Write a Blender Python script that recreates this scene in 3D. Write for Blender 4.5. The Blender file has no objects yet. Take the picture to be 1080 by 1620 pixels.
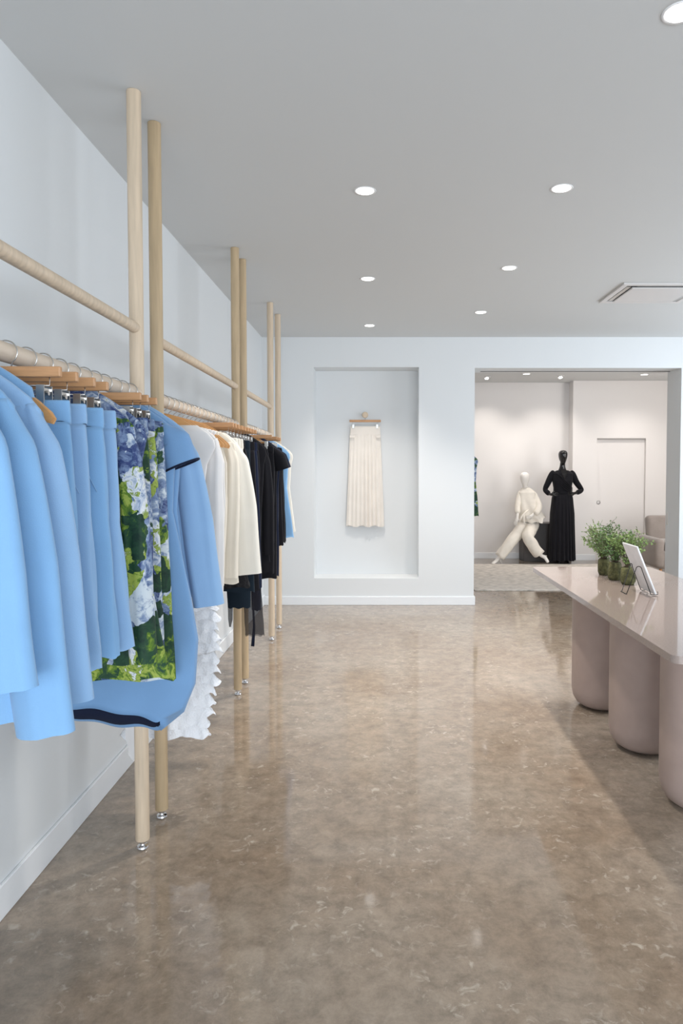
import bpy, bmesh, math, random
from mathutils import Vector, Matrix, noise
sc = bpy.context.scene
C = sc.collection
PI = math.pi
def R(d): return math.radians(d)

# ------------------------------------------------------------------ camera
cam_d = bpy.data.cameras.new('camera'); cam = bpy.data.objects.new('camera', cam_d); C.objects.link(cam)
cam.location = (0, 0, 1.5); cam.rotation_euler = (R(88.0), 0, 0)
cam_d.sensor_fit = 'HORIZONTAL'; cam_d.sensor_width = 24; cam_d.lens = 24
cam_d.shift_x = -57/1080; cam_d.shift_y = -30/1080
cam_d.clip_start = 0.05
sc.camera = cam
# ------------------------------------------------------------------ world, exposure
sc.view_settings.view_transform = 'Standard'; sc.view_settings.look = 'None'
sc.view_settings.gamma = 1; sc.view_settings.use_curve_mapping = False
sc.view_settings.exposure = 0.23
W = bpy.data.worlds.new('world'); sc.world = W; W.use_nodes = True
W.node_tree.nodes['Background'].inputs[0].default_value = (.75, .86, 1, 1)
W.node_tree.nodes['Background'].inputs[1].default_value = .8
# ------------------------------------------------------------------ lights
def light(name, kind, loc, rot=(0,0,0), power=100, col=(1,1,1), size=1, size_y=None, spread=None, parent=None):
    d = bpy.data.lights.new(name, kind); o = bpy.data.objects.new(name, d); C.objects.link(o)
    o.location = loc; o.rotation_euler = rot; d.energy = power; d.color = col
    if kind == 'AREA':
        d.size = size
        if size_y: d.shape = 'RECTANGLE'; d.size_y = size_y
        if spread: d.spread = spread
    if parent: o.parent = parent
    return o
DAY = light('window_daylight', 'AREA', (1.4, -2.42, 1.2), (R(90), 0, 0), 112, (.86, .93, 1), 5.4, 1.9, spread=R(125))
SIDE_FILL = light('side_fill_light', 'AREA', (4.55, 4.9, 1.6), (0, R(90), 0), 90, (.86, .93, 1), 2.4, 4.4)  # fill light added at the right to lift the back wall and ceiling
HALL = light('back_room_fill_light', 'AREA', (4.5, 7.95, 1.6), (R(90), 0, R(16)), 52, (1, .97, .95), 1.5, 2.2)  # unseen fill added behind the dividing wall to brighten the back room
LIGHT_MAIN = 25.0      # W per downlight, shop
LIGHT_BACK = 10.0      # W per downlight, back room
DOWN_COL = (1, .93, .86)

# ------------------------------------------------------------------ materials
MATS = {}
def mat(name, col, rough=.6, metal=0., spec=.5, noise_amt=0., noise_scale=20, bump=0., bump_scale=200, sheen=0., alpha=1., emit=None, trans=0., stretch=None):
    if name in MATS: return MATS[name]
    m = bpy.data.materials.new(name); MATS[name] = m; m.use_nodes = True
    nt = m.node_tree; N = nt.nodes; L = nt.links; b = N['Principled BSDF']
    b.inputs['Base Color'].default_value = (*col, 1); b.inputs['Roughness'].default_value = rough
    b.inputs['Metallic'].default_value = metal; b.inputs['Specular IOR Level'].default_value = spec
    b.inputs['Sheen Weight'].default_value = sheen; b.inputs['Alpha'].default_value = alpha
    if emit:
        b.inputs['Emission Color'].default_value = (*col, 1); b.inputs['Emission Strength'].default_value = emit
    tc = N.new('ShaderNodeTexCoord'); mp = N.new('ShaderNodeMapping'); L.new(tc.outputs['Object'], mp.inputs[0])
    if stretch: mp.inputs['Scale'].default_value = stretch
    if noise_amt:
        n = N.new('ShaderNodeTexNoise'); n.inputs['Scale'].default_value = noise_scale; n.inputs['Detail'].default_value = 5
        L.new(mp.outputs[0], n.inputs[0])
        r = N.new('ShaderNodeValToRGB'); L.new(n.outputs[0], r.inputs[0])
        r.color_ramp.elements[0].position = .3; r.color_ramp.elements[1].position = .7
        r.color_ramp.elements[0].color = (*[max(0, c*(1-noise_amt)) for c in col], 1)
        r.color_ramp.elements[1].color = (*[min(1, c*(1+noise_amt*.6)) for c in col], 1)
        L.new(r.outputs[0], b.inputs['Base Color'])
    if bump:
        n2 = N.new('ShaderNodeTexNoise'); n2.inputs['Scale'].default_value = bump_scale; n2.inputs['Detail'].default_value = 3
        L.new(mp.outputs[0], n2.inputs[0])
        bp = N.new('ShaderNodeBump'); bp.inputs['Strength'].default_value = bump; bp.inputs['Distance'].default_value = .01
        L.new(n2.outputs[0], bp.inputs['Height']); L.new(bp.outputs[0], b.inputs['Normal'])
    return m
M_wall = mat('wall_paint', (.735, .755, .765), .65, bump=.03, bump_scale=60)
M_wall_warm = mat('back_room_paint', (.80, .775, .76), .65, bump=.03, bump_scale=60)
M_ceil = mat('ceiling_paint', (.63, .64, .64), .8)
M_base = mat('baseboard_paint', (.82, .84, .86), .4)
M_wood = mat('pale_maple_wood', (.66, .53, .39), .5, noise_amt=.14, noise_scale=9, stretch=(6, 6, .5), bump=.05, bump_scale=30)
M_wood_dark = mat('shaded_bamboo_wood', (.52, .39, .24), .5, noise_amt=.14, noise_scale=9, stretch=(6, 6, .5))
M_rail = mat('rail_maple_wood', (.70, .58, .46), .5, noise_amt=.10, noise_scale=9, stretch=(6, .5, 6))
M_hang = mat('hanger_wood', (.56, .30, .14), .42, noise_amt=.2, noise_scale=14, stretch=(.8, 5, 6))
M_hang2 = mat('curved_hanger_wood', (.68, .36, .14), .35, noise_amt=.15, noise_scale=12, stretch=(.8, 5, 6))
M_steel = mat('brushed_steel', (.55, .54, .52), .28, metal=1)
M_chrome = mat('chrome', (.75, .75, .76), .12, metal=1)
M_bwire = mat('black_wire', (.012, .012, .014), .35)
def cloth(name, col, na=.05, rough=.85, sheen=.25, bump=.15, bs=500, **k): return mat(name, col, rough, noise_amt=na, noise_scale=6, bump=bump, bump_scale=bs, sheen=sheen, spec=.2, **k)
M_blue = cloth('light_blue_cloth', (.22, .415, .67))
M_blue2 = cloth('dusty_blue_cloth', (.18, .335, .57))
M_blue3 = cloth('pale_blue_cloth', (.275, .45, .69))
M_navy = cloth('navy_cloth', (.008, .013, .035), sheen=.05)
M_navyb = cloth('dark_teal_navy_cloth', (.006, .014, .024), sheen=.03)
M_black = cloth('black_cloth', (.007, .007, .010), sheen=.04)
M_lace = cloth('black_ruffled_cloth', (.010, .010, .012), sheen=.05, bump=1.0, bs=60)
M_sheer = cloth('sheer_black_mesh', (.02, .02, .028), alpha=.62, sheen=0)
M_white = cloth('white_cloth', (.76, .74, .73))
M_tulle = cloth('white_tulle', (.86, .87, .90), bump=.6, bs=120)
M_cream = cloth('cream_cloth', (.78, .74, .66))
M_cream2 = cloth('warm_cream_cloth', (.74, .68, .58))
M_skirt = cloth('ecru_pleated_cloth', (.80, .745, .68))
def floral(name, off):
    m = bpy.data.materials.new(name); m.use_nodes = True; N = m.node_tree.nodes; L = m.node_tree.links; b = N['Principled BSDF']
    b.inputs['Roughness'].default_value = .6; b.inputs['Specular IOR Level'].default_value = .25
    tc = N.new('ShaderNodeTexCoord'); mp = N.new('ShaderNodeMapping'); L.new(tc.outputs['Object'], mp.inputs[0])
    mp.inputs['Location'].default_value = off
    nz = N.new('ShaderNodeTexNoise'); nz.inputs['Scale'].default_value = 9; nz.inputs['Detail'].default_value = 4; L.new(mp.outputs[0], nz.inputs[0])
    mx = N.new('ShaderNodeMix'); mx.data_type = 'VECTOR'; mx.inputs[0].default_value = .16
    L.new(mp.outputs[0], mx.inputs[4]); L.new(nz.outputs['Color'], mx.inputs[5])
    nz.inputs['Distortion'].default_value = .6; v = N.new('ShaderNodeTexVoronoi'); v.inputs['Scale'].default_value = 12; L.new(mx.outputs[1], v.inputs['Vector'])
    sp = N.new('ShaderNodeSeparateColor'); L.new(v.outputs['Color'], sp.inputs[0])
    n3 = N.new('ShaderNodeTexNoise'); n3.inputs['Scale'].default_value = 24; n3.inputs['Detail'].default_value = 6; n3.inputs['Distortion'].default_value = .7; n3.inputs['Roughness'].default_value = .68
    L.new(mp.outputs[0], n3.inputs[0])
    ad = N.new('ShaderNodeMath'); ad.operation = 'MULTIPLY_ADD'; ad.inputs[1].default_value = .9; ad.inputs[2].default_value = -.42
    L.new(n3.outputs[0], ad.inputs[0])
    a2 = N.new('ShaderNodeMath'); a2.operation = 'ADD'; L.new(sp.outputs[0], a2.inputs[0]); L.new(ad.outputs[0], a2.inputs[1])
    r = N.new('ShaderNodeValToRGB'); r.color_ramp.interpolation = 'EASE'
    cr = r.color_ramp; cols = [(0,(.008,.03,.02)),(.19,(.018,.06,.03)),(.27,(.11,.20,.02)),(.34,(.34,.42,.08)),(.42,(.20,.28,.05)),(0.48,(.70,.72,.74)),(.55,(.44,.50,.60)),(.62,(.17,.24,.38)),(.72,(.03,.05,.16)),(.86,(.18,.25,.40)),(1,(.60,.66,.70))]
    cr.elements[0].position = 0; cr.elements[0].color = (*cols[0][1], 1); cr.elements[1].position = 1; cr.elements[1].color = (*cols[-1][1], 1)
    for p, c in cols[1:-1]: e = cr.elements.new(p); e.color = (*c, 1)
    L.new(a2.outputs[0], r.inputs[0]); L.new(r.outputs[0], b.inputs['Base Color'])
    return m
FLOR = [floral('floral_print_cloth', (i*1.7+.43, i*.9+.2, i*.63+.31)) for i in range(4)]
M_stonetop = mat('polished_taupe_stone', (.33, .265, .235), .05, spec=.6, noise_amt=.10, noise_scale=160)
M_leg = mat('taupe_plaster', (.42, .325, .29), .45, noise_amt=.05, noise_scale=12)
M_leaf = mat('leaf_green', (.22, .33, .10), .5, noise_amt=.35, noise_scale=14)
M_leafd = mat('leaf_dark_green', (.12, .22, .07), .5, noise_amt=.35, noise_scale=14)
M_stem = mat('brown_stem', (.09, .06, .035), .7)
M_moss = mat('moss_ball', (.11, .11, .045), .95, noise_amt=.7, noise_scale=40, bump=1, bump_scale=70)
M_board = mat('white_marble_board', (.80, .81, .83), .25, noise_amt=.06, noise_scale=18)
M_chair = mat('taupe_velvet', (.29, .25, .225), .8, sheen=.4, noise_amt=.1, noise_scale=8)
M_plinth = mat('charcoal_plinth_paint', (.055, .047, .045), .45)
M_mwhite = mat('gloss_white_mannequin', (.82, .79, .75), .22)
M_mblack = mat('gloss_black_mannequin', (.006, .006, .007), .10, spec=.6)
M_rug = mat('oatmeal_rug', (.74, .69, .63), .95, noise_amt=.42, noise_scale=11, stretch=(1, 3.5, 1), bump=.6, bump_scale=120)
M_vent = mat('vent_white_plastic', (.66, .64, .63), .4)
M_ventd = mat('vent_dark_slot', (.05, .055, .055), .6)
M_trimw = mat('light_trim_white', (.85, .85, .85), .4)
M_glow = mat('lamp_glow', (1, .98, .95), .5, emit=4)
M_track = mat('dark_track', (.10, .09, .085), .5)
# floor: polished concrete
def floor_mat():
    m = bpy.data.materials.new('polished_concrete'); m.use_nodes = True; N = m.node_tree.nodes; L = m.node_tree.links; b = N['Principled BSDF']
    tc = N.new('ShaderNodeTexCoord')
    def nz(scale, detail, dist=0, rough=.55, st=(1,1,1)):
        mp = N.new('ShaderNodeMapping'); mp.inputs['Scale'].default_value = st; L.new(tc.outputs['Object'], mp.inputs[0])
        n = N.new('ShaderNodeTexNoise'); n.inputs['Scale'].default_value = scale; n.inputs['Detail'].default_value = detail
        n.inputs['Distortion'].default_value = dist; n.inputs['Roughness'].default_value = rough; L.new(mp.outputs[0], n.inputs[0]); return n
    def ramp(n, a, ca, c, cc):
        r = N.new('ShaderNodeValToRGB'); L.new(n.outputs[0], r.inputs[0]); e = r.color_ramp.elements
        e[0].position = a; e[0].color = (*ca, 1); e[1].position = c; e[1].color = (*cc, 1); return r
    big = ramp(nz(.9, 8, .15, .6), .34, (.262, .197, .142), .66, (.345, .293, .238))
    mid = ramp(nz(11, 12, .2, .78), .33, (.66, .645, .63), .68, (1.25, 1.245, 1.23))
    m1 = N.new('ShaderNodeMix'); m1.data_type = 'RGBA'; m1.blend_type = 'MULTIPLY'; m1.inputs[0].default_value = 1
    L.new(big.outputs[0], m1.inputs[6]); L.new(mid.outputs[0], m1.inputs[7])
    sp = ramp(nz(24, 6, .7, .62), .56, (0, 0, 0), .70, (1, 1, 1))
    gate = ramp(nz(3.0, 3), .42, (0, 0, 0), .62, (.8, .8, .8))
    mm = N.new('ShaderNodeMath'); mm.operation = 'MULTIPLY'; L.new(sp.outputs[0], mm.inputs[0]); L.new(gate.outputs[0], mm.inputs[1])
    m2 = N.new('ShaderNodeMix'); m2.data_type = 'RGBA'; L.new(mm.outputs[0], m2.inputs[0])
    L.new(m1.outputs[2], m2.inputs[6]); m2.inputs[7].default_value = (.54, .48, .40, 1)
    L.new(m2.outputs[2], b.inputs['Base Color'])
    rr = ramp(nz(3.5, 5, .5), .3, (.05,)*3, .75, (.13,)*3); L.new(rr.outputs[0], b.inputs['Roughness'])
    b.inputs['Specular IOR Level'].default_value = .75
    bp = N.new('ShaderNodeBump'); bp.inputs['Strength'].default_value = .05; bp.inputs['Distance'].default_value = .006
    L.new(nz(6, 2).outputs[0], bp.inputs['Height']); L.new(bp.outputs[0], b.inputs['Normal'])
    return m
M_floor = floor_mat()

# ------------------------------------------------------------------ mesh helpers
def add_box(bm, c, s, bev=0, seg=2, rot=None):
    g = bmesh.ops.create_cube(bm, size=1); vs = g['verts']
    bmesh.ops.scale(bm, vec=s, verts=vs)
    if bev:
        es = list({e for v in vs for e in v.link_edges})
        r = bmesh.ops.bevel(bm, geom=es, offset=bev, segments=seg, affect='EDGES', profile=.5); vs = list({v for f in r['faces'] for v in f.verts} | {v for v in vs if v.is_valid})
    if rot is not None: bmesh.ops.rotate(bm, cent=(0,0,0), matrix=rot, verts=vs)
    bmesh.ops.translate(bm, vec=c, verts=vs); return vs
def lathe(bm, prof, c=(0,0,0), n=32, cap=True):
    rings = [[bm.verts.new((c[0]+r*math.cos(2*PI*i/n), c[1]+r*math.sin(2*PI*i/n), c[2]+z)) for i in range(n)] for r, z in prof]
    for a, b in zip(rings, rings[1:]):
        for i in range(n): bm.faces.new((a[i], a[(i+1)%n], b[(i+1)%n], b[i]))
    if cap: bm.faces.new(rings[0][::-1]); bm.faces.new(rings[-1])
def tube(bm, pts, r, n=10, closed=False):
    pts = [Vector(p) for p in pts]; rings = []; up = Vector((0,0,1)); prev = None
    for i, p in enumerate(pts):
        a = pts[i-1] if i or closed else p; b = pts[(i+1) % len(pts)] if i < len(pts)-1 or closed else p
        t = (b-a).normalized()
        u = prev if prev else (up.cross(t) if abs(t.z) < .9 else Vector((1,0,0)).cross(t))
        u = (u - t*u.dot(t)).normalized(); prev = u; v = t.cross(u)
        rr = r[i] if isinstance(r, (list, tuple)) else r
        rings.append([bm.verts.new(p+u*rr*math.cos(2*PI*k/n)+v*rr*math.sin(2*PI*k/n)) for k in range(n)])
    m = len(rings)
    for i in range(m if closed else m-1):
        a, b = rings[i], rings[(i+1) % m]
        for k in range(n): bm.faces.new((a[k], a[(k+1)%n], b[(k+1)%n], b[k]))
    if not closed: bm.faces.new(rings[0][::-1]); bm.faces.new(rings[-1])
def obj(name, bm, m, parent=None, smooth=False, auto=None):
    bmesh.ops.recalc_face_normals(bm, faces=bm.faces)
    me = bpy.data.meshes.new(name); bm.to_mesh(me); bm.free()
    if smooth:
        for p in me.polygons: p.use_smooth = True
        if auto:
            me.set_sharp_from_angle(angle=R(auto))
    if m: me.materials.append(m)
    o = bpy.data.objects.new(name, me); C.objects.link(o)
    if parent: o.parent = parent
    return o
def tag(o, label, cat, group=None):
    o['label'] = label; o['category'] = cat
    if group: o['group'] = group
    return o
def thing(name, label, cat, loc=(0,0,0), rz=0, group=None):
    o = bpy.data.objects.new(name, None); C.objects.link(o); o.empty_display_size = .1
    o.location = loc; o.rotation_euler = (0, 0, rz); return tag(o, label, cat, group)
def struct(name, bm, m, **k):
    o = obj(name, bm, m, **k); o['kind'] = 'structure'; return o
def B(c, s, bev=0, seg=2, rot=None):
    bm = bmesh.new(); add_box(bm, c, s, bev, seg, rot); return bm
def box2(a, b): return B([(x+y)/2 for x, y in zip(a, b)], [abs(y-x) for x, y in zip(a, b)])

# ------------------------------------------------------------------ setting
XL, XR, YF, YB, YB2, H = -1.262, 4.65, -2.5, 7.5, 7.86, 2.94
struct('floor', box2((XL-.15, YF-.15, -.1), (5.6, 11.6, 0)), M_floor)
struct('ceiling', box2((XL-.15, YF-.15, H), (5.6, 11.6, H+.1)), M_ceil)
struct('wall_left', box2((XL-.12, YF-.1, 0), (XL, YB2, H)), M_wall)
bm = bmesh.new()
for a, b in (((XR, YF-.1, 0), (XR+.12, 2.2, H)), ((XR, 7.0, 0), (XR+.12, YB, H)), ((XR, 2.2, 0), (XR+.12, 7.0, .3)), ((XR, 2.2, 2.85), (XR+.12, 7.0, H))):
    add_box(bm, [(x+y)/2 for x, y in zip(a, b)], [abs(y-x) for x, y in zip(a, b)])
struct('wall_right', bm, M_wall)
bm = bmesh.new()
for a, b in (((XL, YF-.12, 0), (-1.0, YF, H)), ((4.3, YF-.12, 0), (XR, YF, H)), ((-1.0, YF-.12, 0), (4.3, YF, .2)), ((-1.0, YF-.12, 2.3), (4.3, YF, H))):
    add_box(bm, [(x+y)/2 for x, y in zip(a, b)], [abs(y-x) for x, y in zip(a, b)])
struct('wall_front', bm, M_wall)
# back wall with niche and opening
NX0, NX1, NZ0, NZ1 = -.70, .452, .295, 2.615
OX0, OX1, OZ = 1.062, 3.32, 2.605
bm = bmesh.new()
for a, b in (((XL, YB, 0), (NX0, YB2, H)), ((NX1, YB, 0), (OX0, YB2, H)), ((NX0, YB, 0), (NX1, YB2, NZ0)), ((NX0, YB, NZ1), (NX1, YB2, H)),
             ((NX0, YB+.31, NZ0), (NX1, YB2, NZ1)), ((OX0, YB, OZ), (OX1, YB2, H)), ((OX1, YB, 0), (5.5, YB2, H))):
    add_box(bm, [(x+y)/2 for x, y in zip(a, b)], [abs(y-x) for x, y in zip(a, b)])
struct('wall_back', bm, M_wall)
def skirting(name, pts, h=.095, t=.014, m=M_base):
    bm = bmesh.new()
    for (x0, y0, x1, y1) in pts: 
        add_box(bm, ((x0+x1)/2, (y0+y1)/2, h/2), (abs(x1-x0), abs(y1-y0), h), .003, 1)
    return struct(name, bm, m)
skirting('baseboard_left', [(XL, YF, XL+.014, YB)], .115)
skirting('baseboard_back', [(XL+.014, YB-.014, OX0+.014, YB), (OX0, YB, OX0+.014, YB2), (OX1, YB-.014, 4.64, YB)], .095)
# back room
BY, BY2 = 11.42, 11.18
struct('wall_rear_left', box2((.6, BY, 0), (3.19, BY+.12, H)), M_wall_warm)
DX0, DX1, DZ = 3.585, 4.385, 2.005
bm = bmesh.new()
for a, b in (((3.19, BY2, 0), (DX0, BY+.12, H)), ((DX1, BY2, 0), (5.4, BY+.12, H)), ((DX0, BY2, DZ), (DX1, BY+.12, H))):
    add_box(bm, [(x+y)/2 for x, y in zip(a, b)], [abs(y-x) for x, y in zip(a, b)])
struct('wall_rear_right', bm, M_wall_warm)
struct('wall_hall_left', box2((.6, YB2, 0), (.72, BY, H)), M_wall_warm)
struct('wall_hall_right', box2((5.4, YB2, 0), (5.52, BY+.12, H)), M_wall_warm)
skirting('baseboard_rear', [(.72, BY-.014, 3.19, BY), (3.176, BY2-.014, DX0-.01, BY2), (DX1+.01, BY2-.014, 5.4, BY2)], .10)
d = struct('door_1', box2((DX0, BY2+.05, 0), (DX1, BY2+.09, DZ)), M_wall_warm)
bm = bmesh.new(); lathe(bm, [(.032, 0), (.032, .006), (.024, .008), (.022, .003), (.001, .003)], n=24)
bmesh.ops.rotate(bm, cent=(0,0,0), matrix=Matrix.Rotation(R(90), 3, 'X'), verts=bm.verts); bmesh.ops.translate(bm, vec=(DX0+.05, BY2+.05, .955), verts=bm.verts)
obj('door_pull', bm, mat('aged_nickel', (.30, .29, .28), .4, metal=1), d, smooth=True, auto=40)
bm = bmesh.new(); add_box(bm, ((DX0+DX1)/2, BY2+.03, DZ-.012), (DX1-DX0, .04, .022)); struct('trim_1', bm, mat('rail_shadow_grey', (.36, .34, .33), .6))  # door head rail, coloured grey for the shadow at the door top
# sliding door track in the opening's head, pocket pull in the jamb
struct('trim_2', box2((OX0+.1, 7.745, OZ-.006), (OX1-.02, 7.765, OZ)), M_track)
bm = bmesh.new(); add_box(bm, (OX1-.003, 7.80, .93), (.006, .035, .14), .002); struct('trim_3', bm, M_steel)

# ------------------------------------------------------------------ downlights
def downlight(x, y, label, r=.046, power=LIGHT_MAIN, spot=R(100)):
    t = thing('ceiling_light', label, 'ceiling light', (x, y, H), 0, 'recessed ceiling lights')
    bm = bmesh.new(); lathe(bm, [(r, 0), (r+.010, -.004), (r+.012, 0), (r, 0)], n=32, cap=False); obj('frame', bm, M_trimw, t, smooth=True)
    bm = bmesh.new(); lathe(bm, [(.001, -.003), (r*.98, -.003), (r*.98, -.0015), (.001, -.0015)], n=32, cap=False); obj('diffuser', bm, M_glow, t)
    d = bpy.data.lights.new('lamp', 'SPOT'); o = bpy.data.objects.new('lamp', d); C.objects.link(o); o.parent = t
    o.location = (0, 0, -.03); d.energy = power*4; d.spot_size = spot; d.spot_blend = 1; d.shadow_soft_size = .05; d.color = DOWN_COL
    return t
for x, y, l in ((-.065, 3.587, 'nearest recessed downlight above the aisle, left of the two near ones'), (.944, 3.555, 'recessed downlight right of centre above the stone table'),
                (-.075, 5.218, 'middle recessed downlight of the left row above the aisle'), (.942, 4.942, 'middle recessed downlight of the right row, beyond the table'),
                (-.08, 6.9, 'farthest recessed downlight of the left row, in front of the wall niche'), (.946, 6.32, 'farthest recessed downlight of the right row, by the opening'),
                (.955, 2.205, 'large bright recessed downlight cut by the top right corner')):
    downlight(x, y, l, power=LIGHT_MAIN if y > 3 else 3)
for x, y, l in ((2.25, 10.38, 'bright recessed downlight inside the back room, above the mannequins'), (4.06, 10.45, 'bright recessed downlight inside the back room, above the sliding door')):
    downlight(x, y, l, .05, LIGHT_BACK, R(130))
def spotlight(x, y, label, tx, ty):
    t = thing('adjustable_spotlight', label, 'spotlight', (x, y, H), 0, 'adjustable spotlights in the back room')
    bm = bmesh.new(); lathe(bm, [(.05, 0), (.065, -.005), (.068, 0), (.05, 0)], n=28, cap=False); obj('frame', bm, M_trimw, t, smooth=True)
    bm = bmesh.new(); lathe(bm, [(.001, 0), (.035, 0), (.04, -.03), (.034, -.03), (.001, -.026)], n=24, cap=False)
    bmesh.ops.rotate(bm, cent=(0,0,0), matrix=Matrix.Rotation(R(-25), 3, 'X'), verts=bm.verts); obj('lamp_head', bm, M_chrome, t, smooth=True)
    bm = bmesh.new(); lathe(bm, [(.001, -.031), (.030, -.031), (.030, -.028), (.001, -.028)], n=20, cap=False)
    bmesh.ops.rotate(bm, cent=(0,0,0), matrix=Matrix.Rotation(R(-25), 3, 'X'), verts=bm.verts); obj('bulb', bm, M_glow, t)
    d = bpy.data.lights.new('lamp', 'SPOT'); o = bpy.data.objects.new('lamp', d); C.objects.link(o); o.parent = t
    v = Vector((tx-x, ty-y, -2)); o.location = (0, .02, -.05); o.rotation_euler = v.to_track_quat('-Z', 'Y').to_euler()
    d.energy = 22; d.spot_size = R(95); d.spot_blend = .8; d.shadow_soft_size = .04; d.color = (1, .92, .84)
spotlight(1.70, 10.7, 'small adjustable spotlight at the far left of the back room ceiling', 1.9, 11.4)
spotlight(2.82, 10.6, 'small adjustable spotlight above the black mannequin', 2.7, 11.4)

# ------------------------------------------------------------------ ceiling cassette vent
t = thing('ceiling_vent', 'square white air conditioning cassette set in the ceiling at right', 'ceiling vent', (2.245, 5.62, H))
bm = bmesh.new()
for a, b in (((-.345,-.30),(.345,-.255)), ((-.345,.255),(.345,.30)), ((-.345,-.255),(-.30,.255)), ((.30,-.255),(.345,.255))):
    add_box(bm, ((a[0]+b[0])/2, (a[1]+b[1])/2, -.008), (b[0]-a[0], b[1]-a[1], .016), .003, 1)
obj('frame', bm, M_vent, t)
obj('backing', B((0, 0, -.002), (.60, .51, .004)), M_ventd, t)
obj('intake_panel', B((0, 0, -.018), (.50, .43, .014), .006), M_vent, t)
for s in (-1, 1):
    obj('air_flap', B((s*.277, 0, -.012), (.035, .44, .006), .001, 1, ), M_steel, t)
    obj('air_flap', B((0, s*.236, -.012), (.44, .028, .006), .001, 1), M_ventd if s < 0 else M_vent, t)

# ------------------------------------------------------------------ clothes racks
RX, RZ, UZ, RR = -.93, 1.792, 2.042, .025
def post_bm(y, r=.027):
    bm = bmesh.new(); lathe(bm, [(r*.98, .036), (r, .040), (r, H-.004), (r*.98, H-.001)], (0, y, 0), 28); return bm
def foot_bm(y):
    bm = bmesh.new(); lathe(bm, [(.021, .001), (.023, .005), (.021, .011), (.009, .014), (.007, .020), (.014, .022), (.014, .030), (.007, .032), (.007, .040)], (0, y, 0), 20); return bm
def bar_bm(y0, y1, z, r):
    bm = bmesh.new(); n = 14; tube(bm, [(0, y0+(y1-y0)*i/n, z) for i in range(n+1)], r, 24); return bm
def rack(y0, y1, label, m0, m1, x=RX):
    t = thing('clothes_rack', label, 'clothes rack', (x, 0, 0), 0, 'floor to ceiling dowel clothes racks')
    for y, m in ((y0, m0), (y1, m1)):
        p = obj('post', post_bm(y), m, t, smooth=True, auto=40); obj('levelling_foot', foot_bm(y), M_chrome, p, smooth=True, auto=40)
    obj('hanging_rail', bar_bm(y0, y1, RZ, RR), M_rail, t, smooth=True, auto=40)
    obj('upper_rail', bar_bm(y0, y1, UZ, .021), M_wood, t, smooth=True, auto=40)
    return t
rack(1.0, 2.655, 'nearest pale wood dowel rack holding blue and floral clothes', M_wood, M_wood)
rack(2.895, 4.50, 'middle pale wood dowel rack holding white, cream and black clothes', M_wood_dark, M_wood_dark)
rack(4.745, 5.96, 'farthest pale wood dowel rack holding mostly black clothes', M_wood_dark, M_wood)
t = thing('wooden_post', 'single pale wood dowel post standing nearest the back wall', 'post', (RX, 0, 0))
p = obj('pole', post_bm(6.41), M_wood, t, smooth=True, auto=40); obj('levelling_foot', foot_bm(6.41), M_chrome, t, smooth=True, auto=40)
rack(8.35, 10.1, 'clothes rack in the back room, hidden behind the wall beside the floral garment', M_wood, M_wood, 1.10)

# ------------------------------------------------------------------ hangers
def hook_bm():
    bm = bmesh.new(); pts = []
    r = RR+.0045
    for k in range(25):
        a = R(200 - 255*k/24); pts.append((r*math.cos(a)+.0015, 0, r*math.sin(a)))
    pts += [(.016, 0, -.034), (.006, 0, -.040), (.0015, 0, -.048), (0, 0, -.062)]
    tube(bm, pts, .0017, 8); return bm
def hanger_proto(kind, label=''):
    # local origin at rail centre
    t = thing('clip_hanger' if kind == 'clip' else 'wooden_hanger', label, 'hanger', (RX, 0, RZ))
    obj('hook', hook_bm(), M_steel, t, smooth=True)
    if kind == 'clip':
        obj('wooden_bar', B((0, 0, -.062), (.365, .014, .025), .003), M_hang, t)
        bm = bmesh.new()
        tube(bm, [(-.155, 0, -.072), (-.155, 0, -.094), (.155, 0, -.094), (.155, 0, -.072)], .0016, 6)
        obj('clip_rod', bm, M_steel, t, smooth=True)
        for s in (-1, 1):
            bm = bmesh.new()
            add_box(bm, (s*.142, -.022, -.122), (.020, .002, .056), .0008, 1, Matrix.Rotation(R(-4), 3, 'X')); add_box(bm, (s*.142, .022, -.122), (.020, .002, .056), .0008, 1, Matrix.Rotation(R(4), 3, 'X'))
            add_box(bm, (s*.142, 0, -.104), (.012, .042, .008), .001, 1); tube(bm, [(s*.142-.011, 0, -.112), (s*.142+.011, 0, -.112)], .006, 8)
            obj('clip', bm, M_steel, t)
    else:
        top = [(0, -.050), (.02, -.052), (.05, -.060), (.09, -.080), (.14, -.112), (.18, -.142), (.207, -.165), (.216, -.180)]
        bot = [(.210, -.192), (.19, -.186), (.14, -.150), (.09, -.120), (.05, -.104), (.02, -.098), (0, -.097)]
        half = top+bot; loop = half + [(-x, z) for x, z in reversed(half[1:-1])]
        bm = bmesh.new()
        fa = [bm.verts.new((x, -.007, z)) for x, z in loop]; fb = [bm.verts.new((x, .007, z)) for x, z in loop]
        bm.faces.new(fa); bm.faces.new(fb[::-1]); n = len(loop)
        for i in range(n): bm.faces.new((fa[i], fb[i], fb[(i+1)%n], fa[(i+1)%n]))
        es = [e for e in bm.edges if len({round(v.co.y, 4) for v in e.verts}) == 1]
        bmesh.ops.bevel(bm, geom=es, offset=.003, segments=2, affect='EDGES')
        bmesh.ops.triangulate(bm, faces=[f for f in bm.faces if len(f.verts) > 4])
        obj('wooden_arms', bm, M_hang2, t, smooth=True, auto=35)
    return t
PROTO = {}
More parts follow.
